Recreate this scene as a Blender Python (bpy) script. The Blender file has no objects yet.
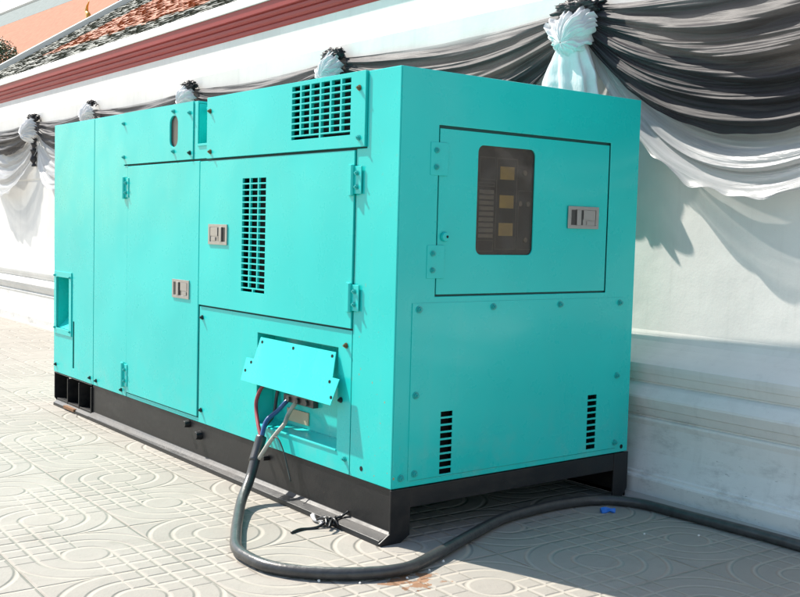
import bpy, bmesh, math, random
from mathutils import Vector, Matrix, noise
random.seed(7)
S = bpy.context.scene
COL = S.collection
PI = math.pi
WY = 0.0168                      # the wall runs almost parallel to the generator
WX = 1.845                        # wall face at y = 0
L, W, H, ZB = 4.046, 1.512, 2.0, 0.235

# ------------------------------------------------------------------ materials
class NT:
    def __init__(s, name):
        s.m = bpy.data.materials.new(name); s.m.use_nodes = True
        s.t = s.m.node_tree; s.b = s.t.nodes['Principled BSDF']; s.out = s.t.nodes['Material Output']
    def n(s, typ, **k):
        nd = s.t.nodes.new(typ)
        for a, v in k.items():
            if a.startswith('i_'):
                key = a[2:]
                nd.inputs[int(key) if key.isdigit() else key.replace('_', ' ')].default_value = v
            else: setattr(nd, a, v)
        return nd
    def l(s, a, b): s.t.links.new(a, b)
    def v(s, x, sock):
        if isinstance(x, (int, float)): sock.default_value = x
        elif isinstance(x, (tuple, list)): sock.default_value = x
        else: s.l(x, sock)
    def math(s, op, a, b=0.0, c=None, clamp=False):
        nd = s.t.nodes.new('ShaderNodeMath'); nd.operation = op; nd.use_clamp = clamp
        s.v(a, nd.inputs[0]); s.v(b, nd.inputs[1])
        if c is not None: s.v(c, nd.inputs[2])
        return nd.outputs[0]
    def mix(s, f, a, b, mode='MIX'):
        nd = s.t.nodes.new('ShaderNodeMix'); nd.data_type = 'RGBA'; nd.blend_type = mode
        s.v(f, nd.inputs[0]); s.v(a, nd.inputs[6]); s.v(b, nd.inputs[7]); return nd.outputs[2]
    def noise(s, scale, detail=4.0, rough=0.55, vec=None, dist=0.0):
        nd = s.n('ShaderNodeTexNoise'); nd.inputs['Scale'].default_value = scale
        nd.inputs['Detail'].default_value = detail; nd.inputs['Roughness'].default_value = rough
        nd.inputs['Distortion'].default_value = dist
        if vec is not None: s.l(vec, nd.inputs['Vector'])
        return nd.outputs['Fac']
    def pos(s): return s.n('ShaderNodeNewGeometry').outputs['Position']
    def mapped(s, sc, vec=None, rot=(0, 0, 0), loc=(0, 0, 0)):
        nd = s.n('ShaderNodeMapping'); s.l(vec if vec is not None else s.pos(), nd.inputs[0])
        nd.inputs['Scale'].default_value = sc; nd.inputs['Rotation'].default_value = rot
        nd.inputs['Location'].default_value = loc; return nd.outputs[0]
    def smooth(s, x, a, b, lo=0.0, hi=1.0):
        nd = s.n('ShaderNodeMapRange', interpolation_type='SMOOTHSTEP'); s.v(x, nd.inputs[0])
        for i, q in enumerate((a, b, lo, hi)): nd.inputs[i + 1].default_value = q
        return nd.outputs[0]
    def bump(s, h, dist=1.0, strength=1.0, normal=None):
        nd = s.n('ShaderNodeBump'); s.v(h, nd.inputs['Height']); nd.inputs['Distance'].default_value = dist
        nd.inputs['Strength'].default_value = strength
        if normal is not None: s.l(normal, nd.inputs['Normal'])
        return nd.outputs[0]
    def set(s, **k):
        for a, v in k.items(): s.v(v, s.b.inputs[a.replace('_', ' ')])
        return s.m

def rgb(*c): return (c[0], c[1], c[2], 1.0)

def simple(name, col, rough=0.5, metal=0.0, var=0.12, scale=14.0, bump=0.0, bscale=60.0, **k):
    m = NT(name); f = m.noise(scale, 4, 0.6, m.pos())
    d = rgb(*[c * (1 - var) for c in col]); e = rgb(*[min(1, c * (1 + var)) for c in col])
    m.set(Base_Color=m.mix(f, d, e), Roughness=rough, Metallic=metal, **k)
    if bump: m.l(m.bump(m.noise(bscale, 3, 0.6, m.pos()), bump), m.b.inputs['Normal'])
    return m.m

def paint(name, col, chips=True):
    m = NT(name); p = m.pos()
    big = m.noise(1.3, 3, 0.5, p)
    c = m.mix(m.smooth(big, 0.3, 0.7), rgb(*[x * 0.96 for x in col]), rgb(*[min(1, x * 1.04) for x in col]))
    # pale rain film running down, thin
    st = m.noise(1.0, 5, 0.7, m.mapped((9, 9, 0.7)))
    c = m.mix(m.smooth(st, 0.56, 0.85, 0, 0.06), c, rgb(0.50, 0.60, 0.56))
    # dust that settles low on the cabinet
    sep = m.n('ShaderNodeSeparateXYZ'); m.l(p, sep.inputs[0])
    low = m.smooth(sep.outputs[2], 0.25, 0.62, 1, 0)
    c = m.mix(m.math('MULTIPLY', low, m.smooth(m.noise(7, 5, 0.65, p), 0.42, 0.8, 0, 0.16)), c, rgb(0.42, 0.42, 0.36))
    if chips:
        # rust specks and rubbed spots, mostly on the front corner post
        sp = m.noise(31, 2, 0.5, p); near = m.smooth(sep.outputs[1], 0.12, 0.4, 1, 0)
        hz = m.smooth(sep.outputs[2], 0.6, 1.3, 1, 0.1)
        k = m.math('MULTIPLY', m.math('MULTIPLY', near, hz), m.smooth(sp, 0.70, 0.73))
        sidef = m.smooth(sep.outputs[0], 0.02, 0.05, 1, 0.0)
        k = m.math('MULTIPLY', k, sidef)
        c = m.mix(k, c, rgb(0.36, 0.27, 0.13))
        sp2 = m.noise(19, 2, 0.5, m.mapped((1, 1, 2.2)))
        c = m.mix(m.smooth(sp2, 0.80, 0.83, 0, 0.7), c, rgb(0.45, 0.55, 0.45))
    m.set(Base_Color=c, Roughness=m.smooth(m.noise(5, 4, 0.6, p), 0.3, 0.8, 0.24, 0.40), Coat_Weight=0.25, Coat_Roughness=0.12)
    m.b.inputs['Specular IOR Level'].default_value = 0.3
    b1 = m.bump(m.noise(1.6, 1, 0.4, p), 0.014)
    m.l(m.bump(m.noise(110, 2, 0.5, p), 0.00012, normal=b1), m.b.inputs['Normal'])
    return m.m

M = {}
TEAL = (0.013, 0.600, 0.555)
M['paint'] = paint('turquoise_paint', TEAL)
M['inside'] = simple('turquoise_inside', (0.02, 0.40, 0.375), 0.55, var=0.1)
M['inner'] = simple('seam_shade_turquoise', (0.004, 0.085, 0.080), 0.6)  # darkened teal, paints the shade in the gaps between panels
M['dark'] = simple('interior_shade_black', (0.004, 0.009, 0.009), 0.9)  # near-black colour for the unlit depth behind grilles and in holes

def skid_mat():
    m = NT('black_skid_paint'); p = m.pos()
    d = m.noise(6, 6, 0.7, m.mapped((1, 0.6, 2)))
    c = m.mix(m.smooth(d, 0.42, 0.75), rgb(0.005, 0.006, 0.008), rgb(0.023, 0.020, 0.018))
    c = m.mix(m.smooth(m.noise(45, 3, 0.6, p), 0.7, 0.76, 0, 0.6), c, rgb(0.12, 0.085, 0.06))
    m.set(Base_Color=c, Roughness=m.smooth(d, 0.3, 0.8, 0.38, 0.62))
    m.l(m.bump(m.noise(40, 2, 0.5, p), 0.0006), m.b.inputs['Normal']); return m.m
M['skid'] = skid_mat()
M['rust'] = simple('rusty_plate', (0.22, 0.11, 0.05), 0.8, var=0.4, scale=30)
M['steel'] = simple('brushed_steel', (0.42, 0.41, 0.40), 0.36, 0.85, var=0.12, scale=40)
M['steel_dark'] = simple('dark_and_shaded_steel', (0.10, 0.10, 0.10), 0.4, 0.9)  # dark steel of hooks and sheath, also painted shade in the latch hollow
M['brass'] = simple('yellow_zinc_bolt', (0.16, 0.12, 0.06), 0.5, 0.5, var=0.3, scale=80)
M['bolt'] = simple('painted_bolt', (0.02, 0.40, 0.38), 0.4, 0.0, var=0.25, scale=70)
M['boltdark'] = simple('dark_bolt', (0.02, 0.05, 0.05), 0.45, 0.5)

def glass_mat():
    m = NT('tinted_window')
    tp = m.n('ShaderNodeBsdfTransparent'); tp.inputs[0].default_value = rgb(0.80, 0.76, 0.70)
    gl = m.n('ShaderNodeBsdfGlossy'); gl.inputs['Roughness'].default_value = 0.06
    d = m.n('ShaderNodeBsdfDiffuse'); d.inputs[0].default_value = rgb(0.24, 0.225, 0.21)
    fr = m.n('ShaderNodeFresnel'); fr.inputs[0].default_value = 1.25
    a = m.n('ShaderNodeMixShader'); m.l(m.smooth(m.noise(9, 5, 0.7, m.pos()), 0.25, 0.8, 0.08, 0.26), a.inputs[0]); m.l(tp.outputs[0], a.inputs[1]); m.l(d.outputs[0], a.inputs[2])
    b = m.n('ShaderNodeMixShader'); m.l(fr.outputs[0], b.inputs[0]); m.l(a.outputs[0], b.inputs[1]); m.l(gl.outputs[0], b.inputs[2]); m.l(b.outputs[0], m.out.inputs[0])
    return m.m
M['glass'] = glass_mat()
M['slotpane'] = simple('brown_slot_pane', (0.085, 0.062, 0.055), 0.3, var=0.25)
M['panel'] = simple('control_panel_grey', (0.050, 0.047, 0.049), 0.5, var=0.1)
M['display'] = simple('amber_display', (1.0, 0.74, 0.24), 0.4, var=0.15, scale=50)
M['label'] = simple('grey_label_strip', (0.42, 0.42, 0.42), 0.5)
M['line'] = simple('grey_panel_line', (0.26, 0.26, 0.25), 0.5)
M['tan'] = simple('tan_plate', (0.50, 0.42, 0.29), 0.6, var=0.05)
M['rubber'] = simple('black_cable_rubber', (0.050, 0.050, 0.050), 0.34, var=0.7, scale=22, bump=0.002, bscale=35)
M['red_wire'] = simple('red_wire', (0.30, 0.05, 0.06), 0.4)
M['blue_wire'] = simple('blue_wire', (0.02, 0.09, 0.24), 0.35)
M['pale_wire'] = simple('pale_wire', (0.42, 0.40, 0.34), 0.35, var=0.25)
M['grey_wire'] = simple('grey_wire', (0.05, 0.06, 0.055), 0.5)
M['tape'] = simple('black_tape', (0.015, 0.015, 0.016), 0.3, var=0.4, scale=40)
M['bluebit'] = simple('blue_plastic', (0.01, 0.16, 0.62), 0.35)
M['whitebit'] = simple('white_crumb', (0.75, 0.74, 0.7), 0.8)
M['twine'] = simple('clear_plastic_strip', (0.55, 0.55, 0.55), 0.2)

def plaster(name, col=(0.75, 0.735, 0.70), streak=0.22, grime=True):
    m = NT(name); p = m.pos()
    c = m.mix(m.smooth(m.noise(1.7, 5, 0.6, p), 0.3, 0.7), rgb(*[x * 0.93 for x in col]), rgb(*[min(1, x * 1.05) for x in col]))
    s = m.noise(1.0, 6, 0.7, m.mapped((14, 14, 0.9)))
    c = m.mix(m.smooth(s, 0.5, 0.8, 0, streak), c, rgb(0.40, 0.40, 0.37))
    sep = m.n('ShaderNodeSeparateXYZ'); m.l(p, sep.inputs[0])
    if grime:
        low = m.smooth(sep.outputs[2], 0.08, 0.75, 1, 0)
        bl = m.noise(5, 6, 0.72, m.mapped((1, 1, 2.5)))
        c = m.mix(m.math('MULTIPLY', low, m.smooth(bl, 0.48, 0.72, 0, 0.5)), c, rgb(0.30, 0.29, 0.27))
        sp = m.noise(26, 4, 0.65, m.mapped((1, 0.6, 1.6)))
        c = m.mix(m.math('MULTIPLY', low, m.smooth(sp, 0.66, 0.74, 0, 0.75)), c, rgb(0.16, 0.15, 0.13))
    f = m.noise(60, 3, 0.6, p)
    c = m.mix(m.smooth(f, 0.72, 0.78, 0, 0.5), c, rgb(0.32, 0.31, 0.28))
    m.set(Base_Color=c, Roughness=0.82)
    h = m.math('ADD', m.math('MULTIPLY', m.noise(3.5, 4, 0.55, p), 0.004), m.math('MULTIPLY', m.noise(90, 3, 0.6, p), 0.0005))
    m.l(m.bump(h), m.b.inputs['Normal']); return m.m
M['wall'] = plaster('white_limewash')
M['cement'] = plaster('cement_fillet', (0.40, 0.37, 0.33), 0.2, False)
M['crack'] = simple('dark_joint', (0.10, 0.09, 0.075), 0.9, var=0.4, scale=5)

def fascia_mat():
    m = NT('red_fascia_paint'); p = m.pos()
    c = m.mix(m.noise(3, 5, 0.65, p), rgb(0.27, 0.022, 0.018), rgb(0.36, 0.034, 0.028))
    c = m.mix(m.smooth(m.noise(14, 5, 0.7, m.mapped((1, 0.3, 3))), 0.6, 0.8, 0, 0.2), c, rgb(0.42, 0.13, 0.12))
    m.set(Base_Color=c, Roughness=0.5); return m.m
M['fascia'] = fascia_mat()
M['white_trim'] = simple('white_roof_trim', (0.74, 0.73, 0.70), 0.7, var=0.06, scale=4)
M['tile_orange'] = simple('orange_glazed_tile', (0.40, 0.165, 0.09), 0.6, var=0.3, scale=9, Specular_IOR_Level=0.15)
M['tile_grey'] = simple('grey_green_glazed_tile', (0.15, 0.158, 0.13), 0.6, var=0.4, scale=11, Specular_IOR_Level=0.2)
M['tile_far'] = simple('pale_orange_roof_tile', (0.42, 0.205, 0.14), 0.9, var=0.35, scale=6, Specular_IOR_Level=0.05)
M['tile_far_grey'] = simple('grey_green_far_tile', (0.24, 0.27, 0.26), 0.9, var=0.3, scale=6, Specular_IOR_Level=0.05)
M['gold'] = simple('gilded_finial', (0.65, 0.34, 0.06), 0.35, 0.6)
M['leaf'] = simple('dark_green_leaf', (0.035, 0.085, 0.018), 0.5, var=0.5, scale=6)
M['bark'] = simple('grey_bark', (0.12, 0.09, 0.065), 0.9, var=0.3)

def cloth(name, ca, cb, transp, transl, rough=0.6, streak=18.0, edge=None, spec=0.3, sheen=0.2):
    m = NT(name)
    uv = m.n('ShaderNodeUVMap').outputs[0]
    sep = m.n('ShaderNodeSeparateXYZ'); m.l(uv, sep.inputs[0])
    f = m.noise(1.0, 5, 0.65, m.mapped((2.5, streak, 1), uv))
    c = m.mix(m.smooth(f, 0.3, 0.7), rgb(*ca), rgb(*cb))
    m.set(Base_Color=c, Roughness=rough, Sheen_Weight=sheen)
    m.b.inputs['Specular IOR Level'].default_value = spec
    m.l(m.bump(m.noise(1.0, 4, 0.6, m.mapped((5, 34, 1), uv, loc=(3, 1, 0))), 0.006), m.b.inputs['Normal'])
    tl = m.n('ShaderNodeBsdfTranslucent'); m.l(c, tl.inputs[0])
    tp = m.n('ShaderNodeBsdfTransparent')
    a = m.n('ShaderNodeMixShader'); a.inputs[0].default_value = transl
    m.l(m.b.outputs[0], a.inputs[1]); m.l(tl.outputs[0], a.inputs[2])
    b = m.n('ShaderNodeMixShader')
    g = m.noise(1.0, 3, 0.5, m.mapped((1.6, 7, 1), uv, loc=(9, 4, 0)))
    fac = m.smooth(g, 0.40, 0.66, transp * 0.3, transp)
    if edge:      # the top of the swag is one sheer layer only
        fac = m.math('ADD', fac, m.math('MULTIPLY', m.smooth(sep.outputs[1], 0.0, edge, 0.55, 0.0), m.smooth(g, 0.35, 0.55)), clamp=True)
    m.l(fac, b.inputs[0]); m.l(a.outputs[0], b.inputs[1]); m.l(tp.outputs[0], b.inputs[2]); m.l(b.outputs[0], m.out.inputs[0])
    return m.m
M['black_cloth'] = cloth('sheer_black_cloth', (0.010, 0.009, 0.012), (0.026, 0.022, 0.028), 0.14, 0.05, 0.55, 9, edge=0.10, sheen=0.04)
M['white_cloth'] = cloth('satin_white_cloth', (0.42, 0.42, 0.43), (0.64, 0.64, 0.64), 0.46, 0.25, 0.30, 14, spec=0.5)
M['white_rosette'] = cloth('white_gathered_cloth', (0.74, 0.74, 0.75), (0.86, 0.86, 0.87), 0.04, 0.25, 0.45, 8)
M['black_knot'] = simple('black_gathered_cloth', (0.020, 0.018, 0.022), 0.5, var=0.5, scale=25)

def paving():
    m = NT('stamped_concrete_paving'); s = 0.572
    p = m.pos()
    mp = m.n('ShaderNodeMapping', vector_type='TEXTURE'); m.l(p, mp.inputs[0])
    mp.inputs['Location'].default_value = (0.584, -0.637, 0); mp.inputs['Rotation'].default_value = (0, 0, -0.031)
    mp.inputs['Scale'].default_value = (s, s, 1)
    sep = m.n('ShaderNodeSeparateXYZ'); m.l(mp.outputs[0], sep.inputs[0])
    X, Y = sep.outputs[0], sep.outputs[1]
    ix = m.math('FLOOR', m.math('ADD', X, 0.5)); iy = m.math('FLOOR', m.math('ADD', Y, 0.5))
    fx = m.math('MULTIPLY', m.math('SUBTRACT', X, ix), 6.0); fy = m.math('MULTIPLY', m.math('SUBTRACT', Y, iy), 6.0)
    par = m.math('MODULO', m.math('ABSOLUTE', m.math('ADD', ix, iy)), 2.0)          # 0 / 1
    sign = m.math('SUBTRACT', m.math('MULTIPLY', par, 2.0), 1.0)                       # -1 / +1
    q = m.math('MULTIPLY', m.math('MULTIPLY', fx, fy), sign)                           # > 0 : arcs quadrant
    arcs = m.math('GREATER_THAN', q, 0.0)
    r = m.math('SQRT', m.math('ADD', m.math('MULTIPLY', fx, fx), m.math('MULTIPLY', fy, fy)))
    ax, ay = m.math('ABSOLUTE', fx), m.math('ABSOLUTE', fy)
    def near_int(v, lo):       # distance to the nearest integer >= lo
        k = m.math('MAXIMUM', m.math('ROUND', v), lo); return m.math('ABSOLUTE', m.math('SUBTRACT', v, k))
    dr = m.math('ABSOLUTE', m.math('SUBTRACT', r, m.math('MINIMUM', m.math('MAXIMUM', m.math('ROUND', r), 1.0), 3.0)))
    gx = m.math('ABSOLUTE', m.math('SUBTRACT', ax, m.math('ROUND', ax)))
    gy = m.math('ABSOLUTE', m.math('SUBTRACT', ay, m.math('ROUND', ay)))
    dg = m.math('MINIMUM', gx, gy)
    inr = m.math('LESS_THAN', r, 1.0)
    dg = m.math('ADD', dg, m.math('MULTIPLY', inr, 5.0))
    ring1 = m.math('ABSOLUTE', m.math('SUBTRACT', r, 1.0))
    dg = m.math('MINIMUM', dg, ring1)
    d = m.math('ADD', m.math('MULTIPLY', arcs, dr), m.math('MULTIPLY', m.math('SUBTRACT', 1.0, arcs), dg))
    joint = m.math('MINIMUM', m.math('SUBTRACT', 3.0, ax), m.math('SUBTRACT', 3.0, ay))
    groove = m.smooth(d, 0.02, 0.17, 1, 0)
    jg = m.smooth(joint, 0.012, 0.05, 1, 0)
    jw = m.smooth(joint, 0.02, 0.13, 1, 0)
    allg = m.math('MAXIMUM', groove, jw)
    wear = m.smooth(m.noise(2.2, 4, 0.6, p), 0.25, 0.75, 0.55, 1.0)
    h = m.math('MULTIPLY', m.math('MULTIPLY', allg, wear), -0.0075)
    h = m.math('ADD', h, m.math('MULTIPLY', jg, -0.003))
    h = m.math('ADD', h, m.math('MULTIPLY', m.noise(3.5, 3, 0.5, p), 0.010))
    h = m.math('ADD', h, m.math('MULTIPLY', m.noise(70, 4, 0.65, p), 0.0016))
    # tile tone
    cmb = m.n('ShaderNodeCombineXYZ'); m.l(ix, cmb.inputs[0]); m.l(iy, cmb.inputs[1])
    wn = m.n('ShaderNodeTexWhiteNoise', noise_dimensions='3D'); m.l(cmb.outputs[0], wn.inputs['Vector'])
    c = m.mix(wn.outputs['Value'], rgb(0.300, 0.275, 0.240), rgb(0.355, 0.329, 0.290))
    c = m.mix(m.smooth(m.noise(1.1, 6, 0.65, p), 0.35, 0.7, 0, 0.6), c, rgb(0.29, 0.275, 0.245))
    c = m.mix(m.smooth(m.noise(11, 6, 0.72, p), 0.45, 0.8, 0, 0.45), c, rgb(0.25, 0.235, 0.205))
    c = m.mix(m.smooth(m.noise(55, 3, 0.6, p), 0.64, 0.72, 0, 0.45), c, rgb(0.22, 0.20, 0.17))
    gcol = m.mix(m.noise(5, 4, 0.6, p), rgb(0.335, 0.305, 0.258), rgb(0.42, 0.39, 0.34))
    c = m.mix(m.math('MULTIPLY', allg, 0.9), c, gcol)
    c = m.mix(m.math('MULTIPLY', jg, m.smooth(m.noise(8, 3, 0.6, p), 0.4, 0.7, 0.05, 0.6)), c, rgb(0.17, 0.14, 0.11))
    c = m.mix(m.smooth(m.noise(1.9, 7, 0.7, m.mapped((1, 1.6, 1), loc=(5, 2, 0)), 0.8), 0.56, 0.72, 0, 0.38), c, rgb(0.20, 0.18, 0.15))
    # orange spill beside the loop of cable
    sp = m.n('ShaderNodeVectorMath', operation='DISTANCE'); m.l(p, sp.inputs[0]); sp.inputs[1].default_value = (-0.19, -0.40, 0)
    rad = m.smooth(sp.outputs['Value'], 0.06, 0.24, 1, 0)
    k = m.smooth(m.math('ADD', m.math('MULTIPLY', rad, 0.34), m.noise(17, 4, 0.6, p)), 0.80, 0.84, 0, 0.75)
    c = m.mix(k, c, rgb(0.22, 0.085, 0.02))
    m.set(Base_Color=c, Roughness=0.78)
    m.b.inputs['Specular IOR Level'].default_value = 0.3
    m.l(m.bump(h), m.b.inputs['Normal']); return m.m
M['paving'] = paving()

# ------------------------------------------------------------------ mesh helpers
class MB:
    def __init__(s): s.bm = bmesh.new(); s.uv = None
    def verts(s, pts): return [s.bm.verts.new(p) for p in pts]
    def face(s, vs, mi=0):
        try: f = s.bm.faces.new(vs)
        except ValueError: return None
        f.material_index = mi; return f
    def box(s, x0, x1, y0, y1, z0, z1, mi=0):
        v = s.verts([(x, y, z) for z in (z0, z1) for y in (y0, y1) for x in (x0, x1)])
        for a in ((0, 1, 3, 2), (4, 6, 7, 5), (0, 4, 5, 1), (2, 3, 7, 6), (0, 2, 6, 4), (1, 5, 7, 3)): s.face([v[i] for i in a], mi)
    def prism(s, poly, fr, n0, n1, mi=0):       # poly in (u, v) of frame fr, from n0 to n1
        a = s.verts([fr(u, v, n0) for u, v in poly]); b = s.verts([fr(u, v, n1) for u, v in poly])
        s.face(a[::-1], mi); s.face(b, mi); k = len(poly)
        for i in range(k): s.face([a[i], a[(i + 1) % k], b[(i + 1) % k], b[i]], mi)
    def plate(s, fr, u0, u1, v0, v1, n0, n1, holes=(), mi=0):
        us = sorted({u0, u1} | {min(max(q, u0), u1) for h in holes for q in h[:2]})
        vs = sorted({v0, v1} | {min(max(q, v0), v1) for h in holes for q in h[2:]})
        vt = {}
        def V(i, j, k):
            if (i, j, k) not in vt: vt[i, j, k] = s.bm.verts.new(fr(us[i], vs[j], (n0, n1)[k]))
            return vt[i, j, k]
        def solid(i, j):
            if i < 0 or j < 0 or i >= len(us) - 1 or j >= len(vs) - 1: return False
            cu, cv = (us[i] + us[i + 1]) / 2, (vs[j] + vs[j + 1]) / 2
            return not any(h[0] < cu < h[1] and h[2] < cv < h[3] for h in holes)
        for i in range(len(us) - 1):
            for j in range(len(vs) - 1):
                if not solid(i, j): continue
                s.face([V(i, j, 1), V(i + 1, j, 1), V(i + 1, j + 1, 1), V(i, j + 1, 1)], mi)
                s.face([V(i, j, 0), V(i, j + 1, 0), V(i + 1, j + 1, 0), V(i + 1, j, 0)], mi)
                if not solid(i - 1, j): s.face([V(i, j, 0), V(i, j, 1), V(i, j + 1, 1), V(i, j + 1, 0)], mi)
                if not solid(i + 1, j): s.face([V(i + 1, j, 0), V(i + 1, j + 1, 0), V(i + 1, j + 1, 1), V(i + 1, j, 1)], mi)
                if not solid(i, j - 1): s.face([V(i, j, 0), V(i + 1, j, 0), V(i + 1, j, 1), V(i, j, 1)], mi)
                if not solid(i, j + 1): s.face([V(i, j + 1, 0), V(i, j + 1, 1), V(i + 1, j + 1, 1), V(i + 1, j + 1, 0)], mi)
    def ring_plate(s, fr, u0, u1, v0, v1, hu0, hu1, hv0, hv1, r, n0, n1, seg=6, mi=0):
        O = [(u0, v0), (u1, v0), (u1, v1), (u0, v1)]
        C = [(hu0 + r, hv0 + r, PI), (hu1 - r, hv0 + r, 1.5 * PI), (hu1 - r, hv1 - r, 0), (hu0 + r, hv1 - r, PI / 2)]
        inner = [[(cu + r * math.cos(a + PI / 2 * k / seg), cv + r * math.sin(a + PI / 2 * k / seg)) for k in range(seg + 1)] for cu, cv, a in C]
        lay = []
        for n in (n0, n1):
            lay.append(([s.bm.verts.new(fr(u, v, n)) for u, v in O], [[s.bm.verts.new(fr(u, v, n)) for u, v in g] for g in inner]))
        h = seg // 2
        for (o, g), flip in ((lay[0], True), (lay[1], False)):
            for i in range(4):
                j = (i + 1) % 4
                vs = [o[i], o[j]] + g[j][:h + 1][::-1] + g[i][h:][::-1]
                s.face(vs[::-1] if flip else vs, mi)
        for i in range(4):
            j = (i + 1) % 4
            s.face([lay[0][0][i], lay[0][0][j], lay[1][0][j], lay[1][0][i]], mi)
        a = [v for g in lay[0][1] for v in g]; b = [v for g in lay[1][1] for v in g]
        for i in range(len(a)): s.face([a[i], b[i], b[(i + 1) % len(a)], a[(i + 1) % len(a)]], mi)
    def cyl(s, p0, p1, r0, r1=None, seg=16, mi=0, cap=True):
        r1 = r0 if r1 is None else r1
        p0, p1 = Vector(p0), Vector(p1); d = (p1 - p0).normalized()
        a = d.orthogonal().normalized(); b = d.cross(a)
        A = s.verts([p0 + (a * math.cos(t) + b * math.sin(t)) * r0 for t in [2 * PI * k / seg for k in range(seg)]])
        B = s.verts([p1 + (a * math.cos(t) + b * math.sin(t)) * r1 for t in [2 * PI * k / seg for k in range(seg)]])
        for i in range(seg): s.face([A[i], A[(i + 1) % seg], B[(i + 1) % seg], B[i]], mi)
        if cap: s.face(A[::-1], mi); s.face(B, mi)
    def tube(s, pts, r, seg=12, mi=0, sub=8, wob=0.0):
        P = [Vector(p) for p in pts]; path = []
        Q = [P[0] * 2 - P[1]] + P + [P[-1] * 2 - P[-2]]
        for i in range(1, len(Q) - 2):
            for k in range(sub):
                t = k / sub; a, b, c, d = Q[i - 1:i + 3]
                path.append(0.5 * ((2 * b) + (c - a) * t + (2 * a - 5 * b + 4 * c - d) * t * t + (3 * b - a - 3 * c + d) * t ** 3))
        path.append(P[-1]); n = len(path)
        rr = r if callable(r) else (lambda t: r)
        up = None; rings = []
        for i, p in enumerate(path):
            d = (path[min(i + 1, n - 1)] - path[max(i - 1, 0)]).normalized()
            up = d.orthogonal().normalized() if up is None else (up - d * up.dot(d)).normalized()
            sd = d.cross(up); q = rr(i / (n - 1)) * (1 + wob * noise.noise(p * 25))
            rings.append(s.verts([p + (up * math.cos(2 * PI * k / seg) + sd * math.sin(2 * PI * k / seg)) * q for k in range(seg)]))
        for A, B in zip(rings, rings[1:]):
            for k in range(seg): s.face([A[k], A[(k + 1) % seg], B[(k + 1) % seg], B[k]], mi)
        s.face(rings[0][::-1], mi); s.face(rings[-1], mi)
    def grid(s, fn, nu, nv, closed_v=False, mi=0):
        if s.uv is None: s.uv = s.bm.loops.layers.uv.new('UVMap')
        g = [[s.bm.verts.new(fn(i / nu, j / nv)) for j in range(nv + (0 if closed_v else 1))] for i in range(nu + 1)]
        for i in range(nu):
            for j in range(nv):
                j2 = (j + 1) % nv if closed_v else j + 1
                f = s.face([g[i][j], g[i + 1][j], g[i + 1][j2], g[i][j2]], mi)
                if f:
                    for lp, uv in zip(f.loops, ((i / nu, j / nv), ((i + 1) / nu, j / nv), ((i + 1) / nu, (j + 1) / nv), (i / nu, (j + 1) / nv))): lp[s.uv].uv = uv
    def build(s, name, mats, parent=None, bevel=0.0, smooth=False, clean=False, seg=2, recalc=True):
        bm = s.bm
        if clean: bmesh.ops.dissolve_limit(bm, angle_limit=0.01, verts=bm.verts, edges=bm.edges)
        if recalc: bmesh.ops.recalc_face_normals(bm, faces=bm.faces)
        off = Vector(parent_world(parent)) if parent else Vector((0, 0, 0))
        if off.length: bmesh.ops.translate(bm, verts=bm.verts, vec=-off)
        me = bpy.data.meshes.new(name); bm.to_mesh(me); bm.free()
        for m in (mats if isinstance(mats, (list, tuple)) else [mats]): me.materials.append(m)
        o = bpy.data.objects.new(name, me); COL.objects.link(o)
        if parent: o.parent = parent
        if smooth:
            for p in me.polygons: p.use_smooth = True
        if bevel:
            md = o.modifiers.new('bevel', 'BEVEL'); md.width = bevel; md.segments = seg; md.limit_method = 'ANGLE'; md.angle_limit = math.radians(40)
            md.harden_normals = False
        return o

def parent_world(o):
    v = Vector(o.location)
    while o.parent: o = o.parent; v += Vector(o.location)
    return v
def tag(o, label=None, cat=None, group=None, kind=None):
    for k, v in (('label', label), ('category', cat), ('group', group), ('kind', kind)):
        if v: o[k] = v
    return o
def empty(name, loc, label, cat, group=None):
    o = bpy.data.objects.new(name, None); COL.objects.link(o); o.location = loc; o.empty_display_size = 0.1
    return tag(o, label, cat, group)
SIDE = lambda u, v, n: (-n, u, v)          # u = y, v = z, n out of the long face
END = lambda u, v, n: (u, -n, v)           # u = x, v = z, n out of the end face
TOP = lambda u, v, n: (u, v, n)

# ------------------------------------------------------------------ ground
g = MB(); g.box(-150, 150, -150, 200, -0.3, 0.0)
tag(g.build('pavement', M['paving']), kind='structure')

# ------------------------------------------------------------------ the generator
gen = empty('generator', (W / 2, L / 2, 0), 'large turquoise diesel generator cabinet on a black steel skid', 'generator')
def part(mb, name, mat, bevel=0.0, parent=gen, **k): return mb.build(name, mat, parent, bevel, **k)

UG = (0.342, 0.825, 1.735, 1.983)            # upper grille
SG = (1.061, 1.294, 0.992, 1.566)            # small grille on the door
CB = (0.413, 1.130, 0.335, 0.793)            # connection opening
IN = (3.735, 3.985, 0.560, 0.925)            # intake opening
NT_ = (1.685, 1.812, 1.765, 2.0)             # lifting notch
SL = (2.050, 2.152, 1.762, 1.937)            # slot window
DS = (3.648, 3.674, 0.300, 0.628)            # dark slit
VL = (0.260, 0.328, 0.270, 0.550)
VR = (1.197, 1.262, 0.276, 0.550)
WIN = (0.440, 0.791, 1.227, 1.707)

def cells(r, nu, nv, bu, bv, wide_last=False):
    u0, u1, v0, v1 = r; cu = (u1 - u0 + bu) / nu; cv = (v1 - v0 + bv) / (nv + (0.72 if wide_last else 0)); out = []
    base = v0 + (cv * 0.72 if wide_last else 0)
    for i in range(nu):
        for j in range(nv): out.append((u0 + i * cu, u0 + i * cu + cu - bu, base + j * cv, base + j * cv + cv - bv))
    if wide_last:
        mid = (u0 + u1) / 2
        out += [(u0, mid - bu / 2, v0, base - bv), (mid + bu / 2, u1, v0, base - bv)]
    return out

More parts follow.
